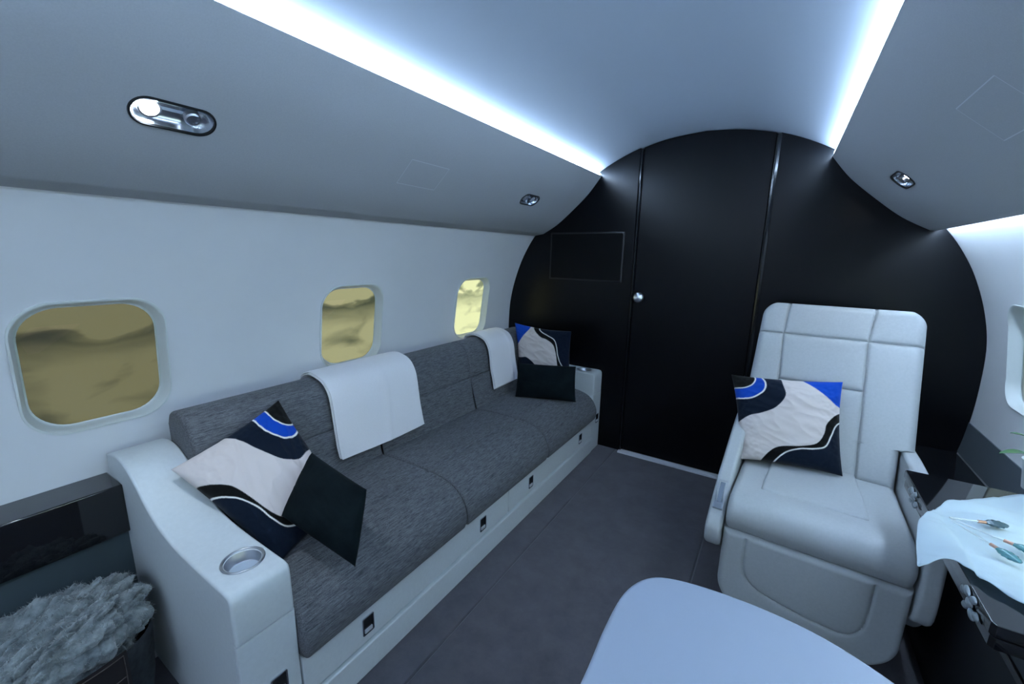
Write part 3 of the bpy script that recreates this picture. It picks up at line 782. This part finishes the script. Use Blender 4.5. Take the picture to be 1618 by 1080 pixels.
# arms
aprof = [(.03, .235), (-.035, .270), (-.045, .335), (.015, .385), (.10, .442), (.20, .485), (.32, .535), (.44, .575), (.52, .585), (.60, .560), (.62, .40), (.55, .16), (.30, .11), (.15, .15)]
aprof = [tuple(p) for p in catmull(aprof, 4, True)]
for s in (-1, 1):
    ap = aprof if s < 0 else [tuple(p) for p in catmull([(.03, .215), (-.03, .270), (-.03, .420), (-.01, .50), (.06, .545), (.20, .556), (.34, .556), (.50, .552), (.60, .53), (.62, .40), (.55, .16), (.30, .11), (.12, .14)], 4, True)]
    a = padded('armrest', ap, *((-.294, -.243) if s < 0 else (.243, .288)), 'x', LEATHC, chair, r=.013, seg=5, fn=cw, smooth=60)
    if s < 0:
        P0 = Vector((-.269, .052, .4085)); tdir = Vector((0, .10, .060)).normalized(); nd = Vector((0, -tdir.z, tdir.y))
        def cf(a_, c_, h_): return cw(P0+Vector((a_, 0, 0))+tdir*c_+nd*h_)
        PLOC[a.name] = Vector(a.location)+CH0
        rc = lambda w_, l_, r_: rrect(0, 0, w_, l_, r_, 3)
        q = MB().rings([[cf(a_, c_, h_) for a_, c_ in rc(w_, l_, .003)] for w_, l_, h_ in ((.0155, .058, -.006), (.0155, .058, .004), (.0125, .054, .0045), (.0115, .052, .0015))], cap=True)
        cp = q.obj('control_panel', BRUSHED, a, 30, cf(0, 0, 0))
        PLOC[cp.name] = Vector(cf(0, 0, 0))
        MB().rings([[cf(a_, c_+.008, h_) for a_, c_ in rc(w_, .040, .002)] for w_, h_ in ((.009, .001), (.009, .0035), (.007, .0050))]).obj('lever', CHROME, cp, 30, cf(0, 0, 0))
# cushion on the chair
P3 = [(.292, 2.010, .728), (.672, 1.985, .770), (.706, 1.855, .447), (.372, 1.805, .440)]
cushion('patterned_cushion', P3, .12, PATM, 'patterned cream, navy and blue cushion propped on the pale chair', 0, 190, 9.2, front_f=.55)

# ------------------------------------------------------------------ white table in the foreground
t = empty('dining_table', (.55, .30, 0), 'pale round-cornered table in the foreground', 'table')
tp = catmull([(.262, -.10), (.262, .20), (.262, .45), (.258, .56), (.262, .645), (.285, .700), (.330, .728), (.42, .742), (.52, .738), (.60, .714), (.68, .665), (.745, .60), (.80, .50), (.815, .35), (.815, .10), (.80, -.10), (.72, -.25), (.55, -.30), (.36, -.26)], 5, True)
tp = [tuple(p) for p in tp]
padded('table_top', tp, .622, .650, 'z', WHITE, t, r=.008, seg=4, smooth=50)
MB().lathe([(.16, 0), (.16, .012), (.05, .03), (.04, .06), (.04, .60), (.10, .622)], (.55, .25, 0), 32).obj('pedestal', BRUSHED, t, 40, (.55, .25, 0))

# ------------------------------------------------------------------ gloss black fold-out side table
t = empty('side_table', (1.0, 1.28, .41), 'gloss black fold-out side table right of the pale chair, white cloth on top', 'table')
out = [(.806, .968), (.812, .960), (1.160, .960), (1.160, 1.603), (.812, 1.603), (.806, 1.597)]
padded('table_top', out, .597, .620, 'z', BLACKG, t, r=.002, seg=2, smooth=30)
out2 = [(x+.004 if x < 1 else x, y+.004 if y < 1 else y-.004) for x, y in out]
padded('lower_leaf', out2, .570, .593, 'z', BLACKG, t, r=.002, seg=2, smooth=30)
MB().box((.934, 1.00, .413), (1.15, 1.38, .568)).obj('support', mat('support_grey', (.02, .024, .030), .3), t, 30, (1.0, 1.28, .413))
SILV = mat('silver_clip', (.30, .34, .36), .35, metal=.6)
for yc in (1.47, 1.045):
    mb = MB()
    for dy, dz, l, a in ((0, 0, .013, 0), (.018, .012, .013, .6), (-.018, -.012, .013, .6), (.012, -.014, .011, -.6), (-.012, .014, .011, -.6), (.034, .004, .010, 0), (-.034, -.004, .010, 0)):
        mb.rings([[Vector((.8045-hx, yc+dy+r_*l*math.cos(k*PI/8), .595+dz+r_*.0075*math.sin(k*PI/8)+.3*a*r_*l*math.cos(k*PI/8))) for k in range(16)] for hx, r_ in ((0, 1), (.003, .95), (.005, .6), (.0055, .1))])
    mb.obj('edge_ornament', SILV, t, 50, (.803, yc, .595))
# thin cloth
def cloth():
    outl_t = [(.735, 1.085), (.765, 1.25), (.82, 1.36), (.89, 1.445), (1.03, 1.56), (1.15, 1.60)]
    outl_b = [(.735, 1.085), (.785, 1.120), (.82, 1.085), (.87, 1.035), (.98, .985), (1.15, .965)]
    nu, nv = 60, 40
    T_ = catmull(outl_t, 20); B_ = catmull(outl_b, 20)
    def samp(C, t_): k = t_*(len(C)-1); i = int(min(k, len(C)-2)); return C[i]+(C[i+1]-C[i])*(k-i)
    verts = []; faces = []
    for lay in (0, 1):
        for i in range(nu+1):
            tt = .012+(i/nu)*.988
            a, b_ = samp(T_, tt), samp(B_, tt)
            for j in range(nv+1):
                s = j/nv; p = a*(1-s)+b_*s
                z = .6245+.014*(.5+noise.noise(Vector((p[0]*9, p[1]*7, 3)))) + .016*abs(noise.noise(Vector((p[0]*6, p[1]*24, 9))))
                if p[0] < .815: z = z + .004 - 1.9*(.815-p[0])**1.7
                verts.append((p[0], p[1], z+(.0015 if lay == 0 else 0)))
    m_ = (nu+1)*(nv+1)
    for lay in (0, 1):
        for i in range(nu):
            for j in range(nv):
                k = lay*m_+i*(nv+1)+j; faces.append((k, k+1, k+nv+2, k+nv+1))
    per = [j for j in range(nv)]+[i*(nv+1)+nv for i in range(nu)]+[nu*(nv+1)+j for j in range(nv, 0, -1)]+[i*(nv+1) for i in range(nu, 0, -1)]
    for a, b_ in zip(per, per[1:]+per[:1]): faces.append((a, b_, m_+b_, m_+a))
    o = link('table_cloth', verts, faces, CLOTH, None, 180, (.95, 1.28, .625))
    return tag(o, 'thin white cloth spread over the gloss black side table', 'cloth')
cloth()
# glass stirrers with coloured heads fanned out on the cloth
ZC = .652
sticks = [((.820, 1.274), (.876, 1.292), SMOKE, 'smoky oval head', 'clear stirrer with a smoky grey oval head, uppermost of the fan on the white cloth'),
          ((.821, 1.268), (.897, 1.224), TEAL, 'teal head', 'clear stirrer with a teal head, middle of the fan on the white cloth'),
          ((.820, 1.262), (.866, 1.188), TEAL, 'teal head', 'clear stirrer with a teal head and copper collar, lowest of the fan on the cloth')]
for i, (a, b_, mh, hl, lab) in enumerate(sticks):
    A = Vector((*a, ZC)); B_ = Vector((*b_, ZC)); d = (B_-A).normalized()
    e = empty('cocktail_stirrer', A, lab, 'stirrer', 'stirrers on the white cloth')
    MB().tube([A, A+(B_-A)*.5, B_], .0017, 8).obj('stem', GLASS, e, 60, A)
    MB().tube([B_-d*.006, B_+d*.008], .0035, 10).obj('collar', COPPER, e, 60, A)
    side = Vector((-d.y, d.x, 0)); up = Vector((0, 0, 1)); hl_ = .040
    rings = []
    for k in range(13):
        t_ = k/12; r_ = .003+.0085*math.sin(PI*min(t_*.92+.06, 1))**.8
        r_ *= 1+.10*math.cos(k*2.4)
        rings.append([B_+d*(.008+hl_*t_)+side*r_*math.cos(q*PI/8)*(1.0+.08*(q % 2))+up*r_*.55*math.sin(q*PI/8) for q in range(16)])
    hd = MB().rings(rings).obj('head', mh, e, 50, A); hd['label'] = hl

# ------------------------------------------------------------------ potted plant
PB = Vector((1.090, 1.640, .621))
t = empty('potted_plant', PB, 'green leafy plant at the right edge against the right wall', 'plant')
MB().lathe([(.030, 0), (.038, .004), (.048, .08), (.050, .085), (.046, .085), (.043, .075), (.001, .074)], PB, 32).obj('pot', POT, t, 50, PB)
def leaf(base, tip, wd, droop):
    base, tip = Vector(base), Vector(tip); d = tip-base; side = d.cross(Vector((0, 0, 1))).normalized(); up = side.cross(d).normalized()
    rows = []; n_ = 14
    for k in range(n_+1):
        t_ = k/n_; c = base+d*t_+Vector((0, 0, 1))*droop*math.sin(PI*t_)
        w_ = wd*(math.sin(PI*min(1, t_**.85)))**.8*(1 if t_ < 1 else 0)+.0006
        rows.append([c-side*w_+up*w_*.25, c-side*w_*.5+up*w_*.05, c, c+side*w_*.5+up*w_*.05, c+side*w_+up*w_*.25])
    v = []; f = []
    for off in (0, -.0008):
        for R_ in rows:
            v += [q+up*off for q in R_]
    m_ = 5*(n_+1)
    for l in (0, 1):
        for k in range(n_):
            for j in range(4): a = l*m_+k*5+j; f.append((a, a+1, a+6, a+5))
    for k in range(n_):
        f.append((k*5, k*5+5, m_+k*5+5, m_+k*5)); f.append((k*5+4, k*5+9, m_+k*5+9, m_+k*5+4))
    return v, f
random.seed(4)
tips = [(.955, 1.50, .812), (.950, 1.51, .752), (1.13, 1.52, .84), (1.05, 1.55, .86), (1.12, 1.74, .88), (1.145, 1.62, .90)]
for i, tp_ in enumerate(tips):
    st = PB+Vector((0, 0, .07)); mid = PB+(Vector(tp_)-PB)*.45+Vector((0.02, -.01, .05))
    v, f = leaf(mid, tp_, .013, .012)
    MB().add(v, f).obj('leaf', LEAF, t, 60, PB)
    MB().tube([st, (st+mid)/2+Vector((0, 0, .01)), mid], .002, 6).obj('stem', LEAF, t, 60, PB)

# ------------------------------------------------------------------ fluffy throw in a basket
BC = Vector((-.920, .105, 0))
t = empty('storage_basket', BC, 'dark felt basket with a leather patch on the floor by the near sofa arm', 'basket')
rings = []
for z, k in ((.0, .80), (.015, .86), (.12, .95), (.22, .99), (.262, 1.0), (.265, .985), (.25, .96), (.05, .84)):
    rings.append([BC+Vector((.140*k*math.copysign(abs(math.cos(a))**.8, math.cos(a)), .190*k*math.copysign(abs(math.sin(a))**.8, math.sin(a)), z)) for a in [2*PI*q/48 for q in range(48)]])
MB().rings(rings).obj('body', BASKET, t, 60, BC)
# patch on the side turned to the aisle
def patch(a, z, r): # angle along the wall, height
    k = .95+.05*min(1, z/.22)+.012+r
    return BC+Vector((.140*k*math.copysign(abs(math.cos(a))**.8, math.cos(a)), .190*k*math.copysign(abs(math.sin(a))**.8, math.sin(a)), z))
a0, a1 = math.radians(-40), math.radians(28)
rows = [[patch(a0+(a1-a0)*i/16, .115+.165*j/8, .05) for j in range(9)] for i in range(17)]
rows2 = [[patch(a0+(a1-a0)*i/16, .115+.165*j/8, .03) for j in range(9)] for i in range(17)]
v = [p for R_ in rows for p in R_]+[p for R_ in rows2 for p in R_]; f = []
for l in (0, 153):
    for i in range(16):
        for j in range(8): a = l+i*9+j; f.append((a, a+1, a+10, a+9))
per = [j for j in range(8)]+[i*9+8 for i in range(16)]+[16*9+j for j in range(8, 0, -1)]+[i*9 for i in range(16, 0, -1)]
for a, b_ in zip(per, per[1:]+per[:1]): f.append((a, b_, 153+b_, 153+a))
pt_ = link('leather_patch', v, f, BROWN, t, 50, tuple(BC))
def onp(u, w_): return patch(a0+(a1-a0)*u, .115+.165*w_, .057)
mb = MB()
for line in ([(.04, .05), (.04, .95), (.96, .95), (.96, .05)], [(.36+.12*math.cos(k*PI/12), .42+.28*math.sin(k*PI/12)) for k in range(0, 22)], [(.62, .60), (.95, .60)], [(.62, .42), (.95, .42)]):
    L_ = []
    for (u0, w0), (u1, w1) in zip(line[:-1], line[1:]):
        for k in range(6): L_.append(onp(u0+(u1-u0)*k/6, w0+(w1-w0)*k/6))
    L_.append(onp(*line[-1])); mb.tube(L_, .0012, 5)
PLOC[pt_.name] = BC
mb.obj('stitching', STITCH, pt_, 60, BC)
# fluffy blanket
bm = bmesh.new(); bmesh.ops.create_icosphere(bm, subdivisions=7, radius=1)
for v_ in bm.verts:
    n_ = v_.co.normalized()
    def g(p): return noise.noise(p)
    q = Vector((n_.x*1.0+n_.y*.6, n_.y-n_.x*.3, n_.z))*1.0
    d = .014*g(q*1.5+Vector((3, 1, 0)))
    wq = Vector((q.x*3.6, q.y*1.5, q.z*3.6))
    d += .052*abs(g(wq+Vector((9, 2, 5)))) + .020*abs(g(q*5.5+Vector((1, 2, 3)))) + .0075*abs(g(q*12)) - .02
    co = Vector((n_.x*.145, n_.y*.195, n_.z*.115))
    if n_.z > 0: co.z = .115*math.sin(min(n_.z, 1)*PI/2)**.8
    co += n_*(d-.012)
    v_.co = BC+Vector((0.0, .002, .258))+Vector((co.x, co.y, co.z+.03*n_.y))
me = bpy.data.meshes.new('fluffy_blanket'); bm.to_mesh(me); bm.free()
for p in me.polygons: p.use_smooth = True
me.materials.append(FUR)
# short curly strands, all in the same mesh
random.seed(11)
vv = [v_.co.copy() for v_ in me.vertices]; nn_ = [v_.normal.copy() for v_ in me.vertices]
tv = []; tf = []
for _ in range(15000):
    i = random.randrange(len(vv)); p = vv[i]; n0 = nn_[i]
    if n0.z < -.35: continue
    d1 = (n0+Vector((random.uniform(-1, 1), random.uniform(-1, 1), random.uniform(-1, 1)))*.9).normalized()
    d2 = (d1+Vector((random.uniform(-1, 1), random.uniform(-1, 1), random.uniform(-1, .4)))*.9).normalized()
    s_ = d1.cross(Vector((random.random(), random.random(), random.random()))).normalized()*.0006
    l_ = random.uniform(.003, .0065); k = len(tv)
    a_, b1, c1 = p-n0*.001, p+d1*l_, p+d1*l_+d2*l_
    tv += [a_-s_, a_+s_, b1-s_*.8, b1+s_*.8, c1]; tf += [(k, k+1, k+3, k+2), (k+2, k+3, k+4)]
k = len(vv)
fc = [tuple(p.vertices) for p in me.polygons]+[tuple(q+k for q in f_) for f_ in tf]
me = bpy.data.meshes.new('fluffy_blanket'); me.from_pydata([tuple(q) for q in vv+tv], [], fc)
for p in me.polygons: p.use_smooth = True
me.materials.append(FUR)
fb = bpy.data.objects.new('fluffy_blanket', me); COL.objects.link(fb)
tag(fb, 'fluffy grey faux fur blanket stuffed in the basket on the floor', 'blanket')
